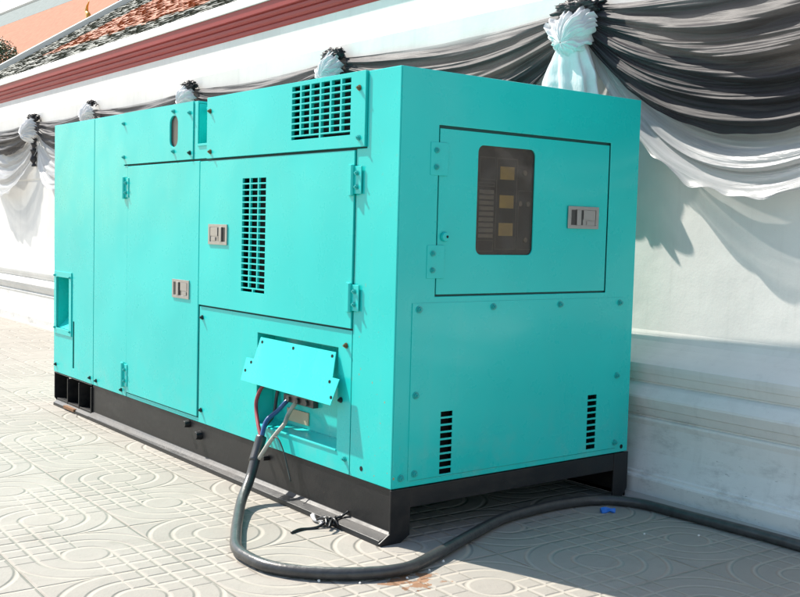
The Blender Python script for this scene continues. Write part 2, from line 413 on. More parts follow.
# shell: what lies behind the panels
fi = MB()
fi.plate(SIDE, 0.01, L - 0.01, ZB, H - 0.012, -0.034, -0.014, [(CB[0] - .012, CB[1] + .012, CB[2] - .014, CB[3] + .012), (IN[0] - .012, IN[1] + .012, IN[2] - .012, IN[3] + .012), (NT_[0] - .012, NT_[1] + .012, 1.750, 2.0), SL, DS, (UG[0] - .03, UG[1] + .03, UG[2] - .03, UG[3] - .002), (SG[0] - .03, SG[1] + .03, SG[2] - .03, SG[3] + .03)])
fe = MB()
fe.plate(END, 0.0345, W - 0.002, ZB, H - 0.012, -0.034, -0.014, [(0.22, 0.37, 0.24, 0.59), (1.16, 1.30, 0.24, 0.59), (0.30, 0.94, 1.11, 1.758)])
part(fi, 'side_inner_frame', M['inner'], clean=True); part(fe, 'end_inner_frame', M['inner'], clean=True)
b = MB()
b.plate(TOP, 0.002, W, 0.002, L, H - 0.012, H, [(0.0, 0.20, NT_[0], NT_[1])])
b.box(W - 0.015, W, 0.03, L - 0.012, ZB, H - 0.013)
b.box(0.03, W - 0.016, L - 0.012, L, ZB, H - 0.013)
b.box(0.03, W - 0.016, 0.03, L - 0.013, ZB - 0.003, ZB + 0.012)
part(b, 'cabinet_shell', M['paint'], 0.002, clean=True)

def side_panel(name, u0, u1, v0, v1, n1=0.0, n0=-0.006, holes=(), mat=None, bev=0.003):
    p = MB(); p.plate(SIDE, u0, u1, v0, v1, n0, n1, holes); return part(p, name, mat or M['paint'], bev, clean=True)
G = 0.0035
G = 0.006
far = side_panel('rear_corner_panel', 3.296 + G / 2, L, ZB, H + 0.001, holes=[IN, DS])
p2 = side_panel('rear_side_panel', 2.752, 3.296 - G / 2, ZB, H + 0.001, holes=[(2.0, 2.812, 1.678, 2.1)])
up = MB(); up.ring_plate(SIDE, 1.860, 2.809, 1.684, H + 0.002, SL[0], SL[1], SL[2], SL[3], 0.045, -0.006, 0.006)
up = part(up, 'upper_rear_panel', M['paint'], 0.003)
side_panel('notched_panel', 1.690, 1.855, 1.684, H, holes=[NT_], bev=0.002)
ur = side_panel('upper_vent_panel', 0.232, 1.684, 1.680, H + 0.004, n1=0.012, holes=cells(UG, 6, 8, 0.014, 0.0075, True), bev=0.0015)
post = side_panel('corner_post', 0.0, 0.303, ZB, H + 0.001, holes=[(0.228, 0.5, 1.674, 2.1)])
lowp = side_panel('lower_side_panel', 0.3085, 1.767, ZB, 0.879, n1=-0.001, holes=[CB])
side_panel('sill_strip', 1.769, 2.748, ZB, 0.258, n1=-0.003, bev=0.001)
d1 = side_panel('tall_door', 1.776, 2.744, 0.264, 1.672, n1=0.005); d1['label'] = 'tall narrow door with a left hinge'
d2 = side_panel('upper_door', 0.310, 1.765, 0.888, 1.668, n1=0.007, holes=cells(SG, 3, 18, 0.012, 0.0075, True), bev=0.0015)
d2['label'] = 'wide upper door with a narrow vent grille'

# black sheets painting the shade behind every grille, and the pane in the slot
for r, fr in ((UG, SIDE), (SG, SIDE), (DS, SIDE), (VL, END), (VR, END)):
    f = MB(); f.plate(fr, r[0] - 0.03, r[1] + 0.03, r[2] - 0.03, min(r[3] + 0.03, H - 0.02), -0.075, -0.055); part(f, 'shade_backing', M['dark'])
f = MB(); f.plate(SIDE, SL[0] - 0.02, SL[1] + 0.02, SL[2] - 0.02, SL[3] + 0.02, -0.0075, -0.0065); part(f, 'slot_pane', M['slotpane'])

# lifting notch
n = MB(); n.box(0.19, 0.2, NT_[0], NT_[1], 1.765, H - 0.002); n.box(0.0065, 0.189, NT_[0] + .004, NT_[1] - .004, 1.752, 1.764)
n.box(0.0065, 0.189, NT_[1] - 0.002, NT_[1] + 0.008, 1.765, H - 0.014); n.box(0.0065, 0.189, NT_[0] - 0.008, NT_[0] + 0.002, 1.765, H - 0.014)
nn = part(n, 'lifting_recess', M['paint'])
n = MB(); n.cyl((0.05, NT_[0] - 0.0, 1.955), (0.05, NT_[1] - 0.03, 1.955), 0.017); part(n, 'lifting_bar', M['paint'], parent=nn, smooth=False)
n = MB(); n.box(-0.006, 0.02, NT_[0] + 0.004, NT_[1] - 0.004, 1.752, 1.766); part(n, 'recess_lip', M['paint'], 0.002, parent=nn)

# intake
n = MB(); x1 = 0.17
A = [SIDE(IN[0], IN[2], 0), SIDE(IN[1], IN[2], 0), SIDE(IN[1], IN[3], 0), SIDE(IN[0], IN[3], 0)]
B = [SIDE(IN[0], IN[2] + 0.16, -x1), SIDE(IN[1], IN[2] + 0.16, -x1), SIDE(IN[1], IN[3], -x1), SIDE(IN[0], IN[3], -x1)]
va = n.verts([(0.0065, q[1] + (0.002 if q[1] < 3.8 else -0.002), q[2] + (0.002 if q[2] < 0.7 else -0.002)) for q in A]); vb = n.verts(B)
for i in range(4): n.face([va[i], va[(i + 1) % 4], vb[(i + 1) % 4], vb[i]])
n.face(vb)
ik = part(n, 'intake_hood', M['paint'])
n = MB(); n.ring_plate(SIDE, 3.690, 4.030, 0.518, 0.965, IN[0], IN[1], IN[2], IN[3], 0.008, 0.0005, 0.007)
part(n, 'intake_frame', M['paint'], 0.002, parent=ik)
n = MB(); n.tube([(0.15, 3.80, 0.80), (0.07, 3.80, 0.79), (0.055, 3.80, 0.75), (0.055, 3.80, 0.71)], 0.019, 12); part(n, 'drain_tap', M['whitebit'], parent=ik, smooth=True)

# connection box, open behind the tilted cover
n = MB(); D = 0.10; y0, y1, z0, z1 = CB
n.box(D, D + 0.006, y0 - 0.02, y1 + 0.02, z0 - 0.02, z1 + 0.02)
n.box(0.004, D - 0.001, y0 - 0.008, y0 - 0.001, z0 - 0.008, z1 + 0.008); n.box(0.004, D - 0.001, y1 + 0.001, y1 + 0.008, z0 - 0.008, z1 + 0.008)
n.box(0.004, D - 0.001, y0, y1, z1 + 0.001, z1 + 0.008)
n.prism([(-0.004, z0 - 0.012), (-0.004, z0 - 0.004), (D - 0.001, z0 + 0.012), (D - 0.001, z0 - 0.012)], lambda u, v, w: (u, w, v), y0, y1)
cb = part(n, 'connection_box', M['paint'], 0.001)
n = MB(); n.box(D - 0.030, D - 0.001, 0.715, 0.985, 0.464, 0.500)
for k in range(3): n.cyl((D - 0.042, 0.77 + k * 0.08, 0.482), (D - 0.029, 0.77 + k * 0.08, 0.482), 0.015)
part(n, 'terminal_block', M['rubber'], 0.002, parent=cb)
n = MB(); n.box(D - 0.008, D - 0.0006, 0.790, 0.985, 0.366, 0.428); part(n, 'name_plate', M['tan'], 0.001, parent=cb)
# tilted cover, an inverted T
fy = lambda v: 0.004 + (0.775 - v) / (0.775 - 0.543) * 0.052
C1 = [(0.418, 0.772), (1.085, 0.775), (1.108, 0.664), (1.182, 0.664), (1.192, 0.548), (0.378, 0.541), (0.350, 0.660), (0.404, 0.661)]
n = MB(); n.prism(C1, lambda u, v, w: (-(fy(v) + w), u, v), 0.0, 0.0035)
cov = part(n, 'terminal_cover', M['paint'], 0.001); cov['label'] = 'loose cover plate propped open over the cables'
for (u, v) in ((1.06, 0.752), (0.77, 0.752), (0.44, 0.752), (1.125, 0.645), (0.42, 0.640), (1.165, 0.600), (0.385, 0.575)):
    n = MB(); n.cyl(SIDE(u, v, fy(v) + 0.002), SIDE(u, v, fy(v) + 0.005), 0.0085, seg=12); part(n, 'screw_hole', M['dark'], parent=cov)

# bolts
def mk_bolt(name, mat, r=0.0085, h=0.017):
    me = MB()
    me.cyl((0, 0, 0), (0, 0, 0.003), r * 1.55, seg=16); me.cyl((0, 0, 0.003), (0, 0, h * 0.62), r * 1.12, seg=6); me.cyl((0, 0, h * 0.62), (0, 0, h), r * 0.55, seg=10)
    bmesh.ops.recalc_face_normals(me.bm, faces=me.bm.faces)
    m = bpy.data.meshes.new(name); me.bm.to_mesh(m); me.bm.free(); m.materials.append(mat); return m
BM = {k: mk_bolt('bolt', M[k]) for k in ('bolt', 'brass', 'boltdark')}
def bolt(fr, u, v, n=0.0, kind='bolt', parent=gen, s=1.0):
    o = bpy.data.objects.new('bolt', BM[kind]); COL.objects.link(o); o.parent = parent
    o.location = Vector(fr(u, v, n)) - parent_world(parent)
    o.rotation_euler = (0, -PI / 2, 0) if fr is SIDE else (PI / 2, 0, 0)
    o.scale = (s, s, s); return o
for u, v, k in ((2.802, 1.936, 'bolt'), (2.798, 1.729, 'bolt'), (2.101, 1.962, 'bolt'), (1.899, 1.940, 'bolt'), (1.893, 1.720, 'boltdark'), (2.101, 1.736, 'bolt')):
    bolt(SIDE, u, v, 0.006, k)
for u, v, k in ((1.646, 1.930, 'brass'), (1.639, 1.715, 'brass'), (0.277, 1.932, 'brass'), (0.275, 1.719, 'bolt')): bolt(SIDE, u, v, 0.012, k)
for u, v, k in ((1.729, 0.819, 'boltdark'), (0.350, 0.809, 'brass'), (0.382, 0.561, 'boltdark'), (0.344, 0.301, 'bolt'), (1.731, 0.307, 'boltdark'),
                (4.001, 0.291, 'boltdark'), (3.350, 0.276, 'boltdark'), (3.240, 0.270, 'boltdark'), (2.822, 0.268, 'boltdark')): bolt(SIDE, u, v, 0.0, k)
for u, v in ((4.010, 0.935), (3.712, 0.930), (4.008, 0.56), (3.712, 0.55)): bolt(SIDE, u, v, 0.007, 'bolt', s=0.75)
bolt(SIDE, 0.45, 0.372, -0.075, 'bolt', s=1.4)
n = MB(); n.cyl(SIDE(0.215, 0.283, 0.0002), SIDE(0.215, 0.283, 0.001), 0.011); part(n, 'plug_hole', M['dark'])

# hinges
def hinge(fr, u0, u1, v0, v1, n0, leaf, parent=gen):
    h = MB()
    if leaf == 'tall':
        h.plate(fr, u0, u0 + (u1 - u0) * 0.62, v0, v1, n0, n0 + 0.006); h.plate(fr, u0 + (u1 - u0) * 0.70, u1, v0 - 0.008, v1 + 0.008, n0, n0 + 0.010)
        c = u0 + (u1 - u0) * 0.66
    else:
        h.plate(fr, u0, u1, v0, v1, n0, n0 + 0.0035); c = None
    if c is not None: h.cyl(fr(c, v0 - 0.006, n0 + 0.010), fr(c, v1 + 0.006, n0 + 0.010), 0.010, seg=12)
    o = h.build('hinge', M['paint'], parent, 0.002)
    uu = u0 + (u1 - u0) * 0.32
    for f in (0.25, 0.75): bolt(fr, uu, v0 + (v1 - v0) * f, n0 + 0.005, 'bolt', o, 0.95)
    return o
hinge(SIDE, 0.252, 0.345, 1.478, 1.598, 0.005, 'tall'); hinge(SIDE, 0.252, 0.345, 0.968, 1.083, 0.005, 'tall')
hinge(SIDE, 2.722, 2.812, 1.480, 1.600, 0.004, 'tall'); hinge(SIDE, 2.722, 2.812, 0.300, 0.440, 0.004, 'tall')

# paddle latches
def latch(fr, u0, u1, v0, v1, n0, flip=False):
    f = MB(); f.ring_plate(fr, u0, u1, v0, v1, u0 + 0.018, u1 - 0.018, v0 + 0.015, v1 - 0.015, 0.004, n0, n0 + 0.006)
    f.plate(fr, u0 + 0.016, u1 - 0.016, v0 + 0.013, v1 - 0.013, n0 + 0.0003, n0 + 0.0012)
    o = f.build('latch', M['steel'], gen, 0.0015)
    w = u1 - u0; k = lambda t: (u1 - w * t) if flip else (u0 + w * t)
    def q(name, a, c, b0, b1, m0, m1, mat):
        x = MB(); aa, cc = sorted((k(a), k(c))); x.plate(fr, aa, cc, v0 + (v1 - v0) * b0, v0 + (v1 - v0) * b1, n0 + m0, n0 + m1); x.build(name, mat, o, 0.001)
    q('finger_recess', 0.12, 0.50, 0.16, 0.84, 0.0013, 0.002, M['steel_dark'])  # flat dark plate, its colour stands in for the hollow's shade
    q('paddle', 0.27, 0.40, 0.16, 0.86, 0.002, 0.010, M['steel'])
    q('paddle', 0.50, 0.88, 0.42, 0.84, 0.0013, 0.0065, M['steel'])
    q('lock_cylinder', 0.62, 0.84, 0.18, 0.36, 0.0013, 0.006, M['steel'])
    return o
latch(SIDE, 1.445, 1.652, 1.222, 1.330, 0.007, flip=False)
latch(SIDE, 1.880, 2.090, 0.907, 1.012, 0.005, flip=True)
latch(END, 1.012, 1.224, 1.355, 1.460, 0.0, flip=False)

# end face: frame with the door opening, door with window, lower cover panel
n = MB(); n.plate(END, 0.0065, W, ZB, H + 0.001, -0.007, 0.0, [(0.211, 1.302, 1.046, 1.775), (0.10, 1.42, 0.26, 1.0)])
part(n, 'end_frame', M['paint'], 0.003, clean=True)
n = MB(); n.ring_plate(END, 0.2195, 1.295, 1.0545, 1.762, WIN[0], WIN[1], WIN[2], WIN[3], 0.032, -0.012, -0.004)
ed = part(n, 'end_door', M['paint'], 0.002); ed['label'] = 'end door with a dark window onto the gauges'
n = MB(); n.plate(END, WIN[0] - 0.03, WIN[1] + 0.03, WIN[2] - 0.03, WIN[3] + 0.03, -0.0160, -0.0135); part(n, 'window_pane', M['glass'])
n = MB(); n.plate(END, 0.34, 0.90, 1.15, 1.752, -0.038, -0.0265); cp = part(n, 'control_panel', M['panel'])
for v in (1.565, 1.437, 1.312):
    n = MB(); n.plate(END, 0.592, 0.680, v, v + 0.058, -0.026, -0.0235); part(n, 'display', M['display'], 0.001, parent=cp)
n = MB()
for k in range(9): n.plate(END, 0.470, 0.558, 1.302 + k * 0.0245, 1.302 + k * 0.0245 + 0.017, -0.026, -0.0235)
part(n, 'indicator_strips', M['label'], 0.002, parent=cp)
n = MB()
def outline(u0, u1, v0, v1, t=0.003):
    n.plate(END, u0, u1, v0, v1, -0.0263, -0.0255, [(u0 + t, u1 - t, v0 + t, v1 - t)])
outline(0.470, 0.562, 1.56, 1.66); outline(0.572, 0.700, 1.25, 1.66); outline(0.470, 0.562, 1.24, 1.292); outline(0.710, 0.80, 1.25, 1.52); outline(0.470, 0.562, 1.53, 1.548)
part(n, 'panel_lines', M['line'], parent=cp)
for u, v in ((0.745, 1.60), (0.76, 1.295), (0.72, 1.46), (0.77, 1.46)):
    n = MB(); n.cyl(END(u, v, -0.026), END(u, v, -0.020), 0.012); part(n, 'panel_knob', M['steel'], parent=cp)
n = MB(); n.plate(END, 0.088, 1.436, 0.262, 1.020, 0.0005, 0.004,
    [(VL[0], VL[1], VL[2] + k * 0.0315 + 0.0, VL[2] + k * 0.0315 + 0.023) for k in range(9)] + [(VR[0], VR[1], VR[2] + k * 0.0308, VR[2] + k * 0.0308 + 0.022) for k in range(9)])
part(n, 'end_cover_panel', M['paint'], 0.002, clean=True)
for u0, u1, v0, v1 in ((0.166, 0.262, 1.562, 1.702), (0.160, 0.256, 1.124, 1.266)): hinge(END, u0, u1, v0, v1, 0.0, 'flat')
for u, v in ((0.123, 0.993), (0.549, 0.995), (0.979, 0.995), (1.404, 0.994), (0.117, 0.627), (1.403, 0.629), (1.405, 0.290), (0.120, 0.290)): bolt(END, u, v, 0.004, 'bolt', s=1.2)
bolt(END, 0.050, 0.278, 0.0, 'bolt', s=1.2)
n = MB(); n.cyl(END(1.465, 0.262, 0.0002), END(1.465, 0.262, 0.001), 0.011); part(n, 'plug_hole', M['dark'])
n = MB(); n.cyl(END(0.256, 1.303, -0.0005), END(0.256, 1.303, 0.012), 0.022, 0.018, 18); kb = part(n, 'door_knob', M['paint'], 0.002)
n = MB(); n.cyl(END(0.262, 1.303, 0.0122), END(0.262, 1.303, 0.013), 0.006); part(n, 'key_hole', M['dark'], parent=kb)

# skid: two channel rails, cross members, far pocket plates
prof = [(0.010, ZB - 0.004), (0.010, 0.050), (-0.002, 0.040), (-0.052, 0.022), (-0.056, 0.000), (-0.044, 0.000), (0.0, 0.020), (0.022, 0.034), (0.022, ZB - 0.004)]
XZ = lambda u, v, w: (u, w, v)
def rail(mir=False):
    f = (lambda u: W - u) if mir else (lambda u: u)
    r = MB()
    def loft(P, Q, ya, yb):
        a = r.verts([(f(u), ya, v) for u, v in P]); b = r.verts([(f(u), yb, v) for u, v in Q]); k = len(P)
        r.face(a[::-1]); r.face(b)
        for i in range(k): r.face([a[i], a[(i + 1) % k], b[(i + 1) % k], b[i]])
    thin = lambda P: [(u * 0.5 if u < -0.03 else u, v) for u, v in P]
    if mir: loft([(max(u, 0.0), v) for u, v in prof if (u, v) != (-0.056, 0.0)], [(max(u, 0.0), v) for u, v in prof if (u, v) != (-0.056, 0.0)], 0.004, 3.05)
    else: loft(prof, thin(prof), 0.004, 3.32)
    fl = thin(((0.0, 0.036), (-0.052, 0.020), (-0.056, 0.0), (-0.044, 0.0), (0.022, 0.018), (0.05, 0.03), (0.05, 0.05), (0.0, 0.05)))
    ys = 3.05 if mir else 3.32
    if not mir: loft(fl, fl, ys, L - 0.07)
    r.prism([(f(u), v) for u, v in ((0.0, ZB - 0.004), (0.0, 0.226), (0.10, 0.226), (0.10, ZB - 0.004))], XZ, ys, L - 0.002)
    r.prism([(f(u), v) for u, v in ((0.15, ZB - 0.005), (0.15, 0.01), (0.16, 0.01), (0.16, ZB - 0.005))], XZ, ys, L - 0.03)
    # end plates
    r.prism([(f(u), v) for u, v in ((-0.003, ZB - 0.003), (-0.003, 0.05), (0.03, 0.0), (0.104, 0.0), (0.104, ZB - 0.003))], XZ, L - 0.03, L - 0.02)
    if mir: r.prism([(W + 0.003, ZB - 0.003), (W + 0.003, 0.045), (W - 0.035, 0.0), (W - 0.104, 0.0), (W - 0.104, ZB - 0.003)], XZ, -0.006, 0.004)
    for a, c in (() if mir else ((-0.006, 0.004),)):
        r.prism([(f(u), v) for u, v in ((-0.003, ZB - 0.003), (-0.003, 0.046), (-0.058, 0.012), (-0.050, -0.0), (0.055, 0.0), (0.104, 0.028), (0.104, ZB - 0.003))], XZ, a, c)
    for yy in (3.765, 3.550, 3.33):
        r.prism([(f(u), v) for u, v in ((-0.002, 0.214), (-0.002, 0.03), (-0.02, 0.010), (0.14, 0.010), (0.14, 0.214))], XZ, yy - 0.006, yy + 0.006)
    return part(r, 'skid_rail', M['skid'], 0.002)
sr = rail(); rail(True)
n = MB(); n.box(-0.035, 0.12, 3.56, 3.755, 0.012, 0.030); part(n, 'pocket_floor', M['rust'], parent=sr)
n = MB(); n.box(0.1045, W - 0.1045, -0.004, 0.012, 0.146, ZB - 0.004); n.box(0.1045, W - 0.1045, 0.0125, 0.06, 0.146, 0.156); part(n, 'cross_beam', M['skid'], 0.002)
for q in ((0.55, 0.62, 0.09), (2.0, 2.08, 0.05)):
    n = MB(); n.box(0.03, W - 0.03, q[0], q[1], q[2], ZB - 0.006); part(n, 'cross_member', M['skid'])
for u, v, r, dy in ((1.895, 0.203, 0.022, 0), (1.754, 0.162, 0.026, 0), (1.020, 0.176, 0.014, 0)):
    n = MB(); n.cyl(SIDE(u, v, -0.010), SIDE(u, v, 0.022), r, r * 0.8, 12); part(n, 'skid_lug', M['skid'], 0.002, parent=sr)

# ------------------------------------------------------------------ power cable and its cores
cab = MB()
pts = [(-0.050, 0.985, 0.285), (-0.095, 0.955, 0.215), (-0.165, 0.898, 0.110), (-0.26, 0.800, 0.050), (-0.40, 0.585, 0.027), (-0.51, 0.400, 0.026), (-0.598, 0.235, 0.026), (-0.620, 0.110, 0.026), (-0.604, -0.038, 0.026), (-0.514, -0.18, 0.026),
       (-0.362, -0.293, 0.026), (-0.183, -0.341, 0.026), (0.014, -0.278, 0.026), (0.32, -0.15, 0.026), (0.60, -0.040, 0.026), (0.82, -0.005, 0.026), (1.058, 0.000, 0.026), (1.271, -0.053, 0.026), (1.382, -0.201, 0.026),
       (1.401, -0.424, 0.026), (1.411, -0.638, 0.026), (1.421, -0.838, 0.026), (1.423, -1.03, 0.026), (1.42, -1.6, 0.026), (1.40, -3.2, 0.026)]
cab.tube(pts, 0.0240, 16, sub=10, wob=0.03)
co = tag(cab.build('power_cable', M['rubber'], smooth=True), 'thick black rubber power cable looping over the paving from the generator', 'cable')
def core(name, pts, r, mat, parent=co): t = MB(); t.tube(pts, r, 10, sub=6); t.build(name, mat, parent, smooth=True)
core('red_core', [(0.10, 1.06, 0.56), (0.03, 1.105, 0.53), (0.0, 1.125, 0.46), (-0.010, 1.112, 0.40), (-0.035, 1.045, 0.335), (-0.052, 0.982, 0.280)], 0.0095, M['red_wire'])
core('blue_core', [(0.09, 0.955, 0.478), (0.06, 0.95, 0.46), (0.03, 0.975, 0.415), (-0.02, 0.99, 0.372), (-0.052, 0.975, 0.31), (-0.06, 0.965, 0.25)], 0.0115, M['blue_wire'])
core('pale_core', [(0.09, 0.87, 0.478), (0.06, 0.868, 0.46), (0.03, 0.875, 0.412), (-0.005, 0.85, 0.375), (-0.035, 0.865, 0.335), (-0.065, 0.90, 0.272), (-0.10, 0.925, 0.20)], 0.0105, M['pale_wire'])
core('black_core', [(0.09, 1.07, 0.52), (0.08, 1.07, 0.46), (0.06, 1.05, 0.40), (0.03, 1.03, 0.37), (-0.03, 1.0, 0.33), (-0.055, 0.985, 0.27)], 0.009, M['rubber'])
core('earth_wire', [(-0.07, 0.92, 0.255), (-0.055, 0.885, 0.30), (-0.045, 0.845, 0.312), (-0.04, 0.80, 0.26), (-0.038, 0.765, 0.19), (-0.045, 0.72, 0.125)], 0.0035, M['grey_wire'])
core('cable_sheath', [(-0.052, 0.984, 0.295), (-0.078, 0.970, 0.245), (-0.115, 0.945, 0.185)], 0.027, M['steel_dark'])

# scraps
t = MB(); random.seed(3)
for k in range(7):
    a = random.uniform(0, 2 * PI); c = Vector((-0.060 + random.uniform(-.025, .025), 0.345 + random.uniform(-0.03, 0.03), 0.034))
    d = Vector((math.cos(a), math.sin(a), 0)) * random.uniform(0.03, 0.06)
    t.tube([c - d + Vector((0, 0, -0.012)), c + Vector((0, 0, 0.008)), c + d + Vector((0, 0, -0.010))], 0.006, 6, sub=4, wob=0.4)
t.tube([(-0.07, 0.36, 0.03), (-0.13, 0.36, 0.006), (-0.20, 0.375, 0.006), (-0.265, 0.355, 0.006)], 0.006, 6, sub=5, wob=0.5)
t.tube([(-0.05, 0.35, 0.035), (-0.01, 0.34, 0.045), (0.004, 0.31, 0.07)], 0.006, 6, sub=5, wob=0.5)
tag(t.build('tape_scrap', M['tape'], smooth=True), 'torn scrap of black tape lying on the skid flange', 'tape')
t = MB()
t.tube([(-0.067, 0.49, 0.02), (-0.085, 0.44, 0.012), (-0.072, 0.40, 0.014), (-0.10, 0.37, 0.008)], 0.011, 6, sub=5, wob=0.8)
tag(t.build('plastic_strip', M['twine'], smooth=True), 'crumpled clear plastic strip beside the black tape scrap', 'plastic strip')
t = MB(); t.tube([(1.16, -0.148, 0.008), (1.19, -0.165, 0.014), (1.22, -0.178, 0.008)], 0.013, 7, sub=4, wob=0.9)
tag(t.build('plastic_scrap', M['bluebit'], smooth=False), 'small bright blue plastic scrap on the shaded paving', 'litter')
crumbs = [(1.05, -0.50), (0.595, -0.012), (1.24, -0.65), (-0.50, -0.222), (-0.385, -0.325), (-0.20, -0.378), (-0.07, -0.352), (0.045, -0.30)]
for i, (x, y) in enumerate(crumbs):
    t = MB(); bmesh.ops.create_icosphere(t.bm, subdivisions=1, radius=random.uniform(0.004, 0.0065))
    for v in t.bm.verts: v.co = v.co * (1 + 0.5 * noise.noise(v.co * 300 + Vector((i, 0, 0)))) + Vector((x, y, 0.003))
    tag(t.build('paper_crumb', M['whitebit']), 'tiny white crumb of litter on the paving by the cable', 'litter', 'white crumbs of litter by the cable')

# ------------------------------------------------------------------ the temple boundary wall and gallery
tw = math.tan(WY)
def ext(mb, prof, y0, y1, mi=0, seg=1):      # profile (x at y = 0, z) swept along the wall direction
    mb.prism(prof, lambda u, v, w: (u + tw * w, w, v), y0, y1, mi)
YA, YB = -9.0, 40.0
wallprof = [(1.565, -0.02), (1.562, 0.098), (1.566, 0.108), (1.580, 0.113), (1.582, 0.126), (1.590, 0.132),
            (1.603, 0.17), (1.622, 0.23), (1.632, 0.30), (1.634, 0.36), (1.628, 0.385), (1.630, 0.396), (1.648, 0.400), (1.648, 0.406),
            (1.634, 0.412), (1.626, 0.43), (1.618, 0.452), (1.612, 0.455), (1.606, 0.475), (1.598, 0.500), (1.600, 0.511),
            (1.618, 0.532), (1.640, 0.555), (1.660, 0.566), (1.676, 0.570), (1.676, 0.577),
            (1.664, 0.582), (1.656, 0.602), (1.650, 0.622), (1.645, 0.625), (1.640, 0.650), (1.640, 0.672),
            (1.672, 0.690), (1.730, 0.716), (1.785, 0.744), (1.825, 0.772), (1.842, 0.80), (1.846, 0.825),
            (1.846, 1.84), (1.834, 1.86), (1.828, 1.91), (1.826, 1.94), (1.826, 2.705), (1.838, 2.719),
            (1.975, 2.942), (1.975, 3.05), (2.38, 3.05), (2.38, -0.02)]
wroot = empty('boundary_wall', (WX, 2, 0), 'long white plastered temple wall with stepped moulded base behind the generator', 'wall')
w = MB(); ext(w, wallprof, YA, YB); w.build('wall_face', M['wall'], wroot, 0.002)
w = MB(); ext(w, [(1.512, 0.0), (1.520, 0.012), (1.566, 0.022), (1.57, -0.01), (1.512, -0.01)], YA, YB); w.build('cement_fillet', M['cement'], wroot)

groot = empty('gallery_roof', (2.2, 2, 3.0), 'tiled gallery roof with red moulded fascia above the white wall', 'roof')
K1 = lambda P: [(x + 0.075, z + 0.030) for x, z in P]
fas = [(1.905, 2.985), (1.896, 2.988), (1.890, 3.000), (1.890, 3.026), (1.897, 3.034), (1.886, 3.040), (1.872, 3.052), (1.872, 3.080), (1.880, 3.088), (1.866, 3.094), (1.852, 3.106), (1.852, 3.126), (1.858, 3.134), (1.836, 3.140), (1.834, 3.214), (1.905, 3.214)]
w = MB(); ext(w, K1(fas), YA, 26); w.build('fascia', M['fascia'], groot, 0.002)
w = MB(); ext(w, K1([(1.822, 3.216), (1.822, 3.284), (1.85, 3.312), (1.90, 3.335), (1.92, 3.30), (1.92, 3.216)]), YA, 26); w.build('eave_trim', M['white_trim'], groot, 0.003)
SA = math.radians(34.4); cs, sn = math.cos(SA), math.sin(SA)
def RP(y, s, n=0.0): return (1.905 + tw * y + s * cs - n * sn, y, 3.306 + s * sn + n * cs)
yv = lambda s: 15.0 - 0.52 * s
w = MB(); random.seed(11)
rows = 48; ds = 0.105; dw = 0.125
for r_ in range(rows):
    s0 = 0.075 + r_ * ds; y = YA
    y += (r_ % 2) * dw / 2
    while y < yv(s0) - 0.02:
        yc = y + dw / 2
        orange = s0 > 0.44 + 0.045 * (yc - 6) + random.uniform(-.05, .05) and yc < 13.45 - 1.25 * s0 + random.uniform(-.08, .08)
        mi = 0 if orange else 1
        t0 = random.uniform(0.012, 0.024); t1 = random.uniform(0.0, 0.008); ty = random.uniform(-0.008, 0.008); g_ = 0.003
        vs = w.verts([RP(y + g_, s0, 0), RP(y + dw - g_, s0, 0), RP(y + dw - g_, s0, t0 + ty), RP(y + dw / 2, s0 - 0.02, t0 + 0.005), RP(y + g_, s0, t0 - ty),
                      RP(y + dw - g_, s0 + ds * 1.1, t1 + ty), RP(y + g_, s0 + ds * 1.1, t1 - ty)])
        w.face([vs[4], vs[3], vs[2], vs[5], vs[6]], mi); w.face([vs[0], vs[1], vs[2], vs[3], vs[4]], mi)
        w.face([vs[0], vs[4], vs[6]], mi); w.face([vs[1], vs[5], vs[2]], mi)
        y += dw
w.build('roof_tiles', [M['tile_orange'], M['tile_grey']], groot, recalc=False)
w = MB(); f4 = w.verts([RP(YA, 0, -0.002), RP(yv(0), 0, -0.002), RP(yv(5.1), 5.1, -0.002), RP(YA, 5.1, -0.002)]); g4 = w.verts([RP(YA, 0, -0.06), RP(yv(0), 0, -0.06), RP(yv(5.1), 5.1, -0.06), RP(YA, 5.1, -0.06)])
w.face(f4); w.face(g4[::-1])
for i in range(4): w.face([f4[i], g4[i], g4[(i + 1) % 4], f4[(i + 1) % 4]])
w.build('roof_deck', M['tile_grey'], groot)
w = MB()
A_ = [RP(yv(0) - .05, -0.02, -0.05), RP(yv(0) + 0.16, -0.02, -0.05), RP(yv(0) + 0.16, -0.02, 0.10), RP(yv(0) - .05, -0.02, 0.10)]
B_ = [RP(yv(5.1) - .05, 5.1, -0.05), RP(yv(5.1) + 0.16, 5.1, -0.05), RP(yv(5.1) + 0.16, 5.1, 0.10), RP(yv(5.1) - .05, 5.1, 0.10)]
va, vb = w.verts(A_), w.verts(B_)
w.face(va[::-1]); w.face(vb)
for i in range(4): w.face([va[i], va[(i + 1) % 4], vb[(i + 1) % 4], vb[i]])
w.build('verge_trim', M['white_trim'], groot, 0.01)
# gable wall under the roof, so the building is closed
w = MB(); w.prism([(2.31, 0.0), (2.31, 3.35), (5.9, 5.85), (5.9, 0.0)], lambda u, v, n_: (u, n_, v), -8.9, 11.8); w.build('gallery_wall', M['white_trim'], groot)

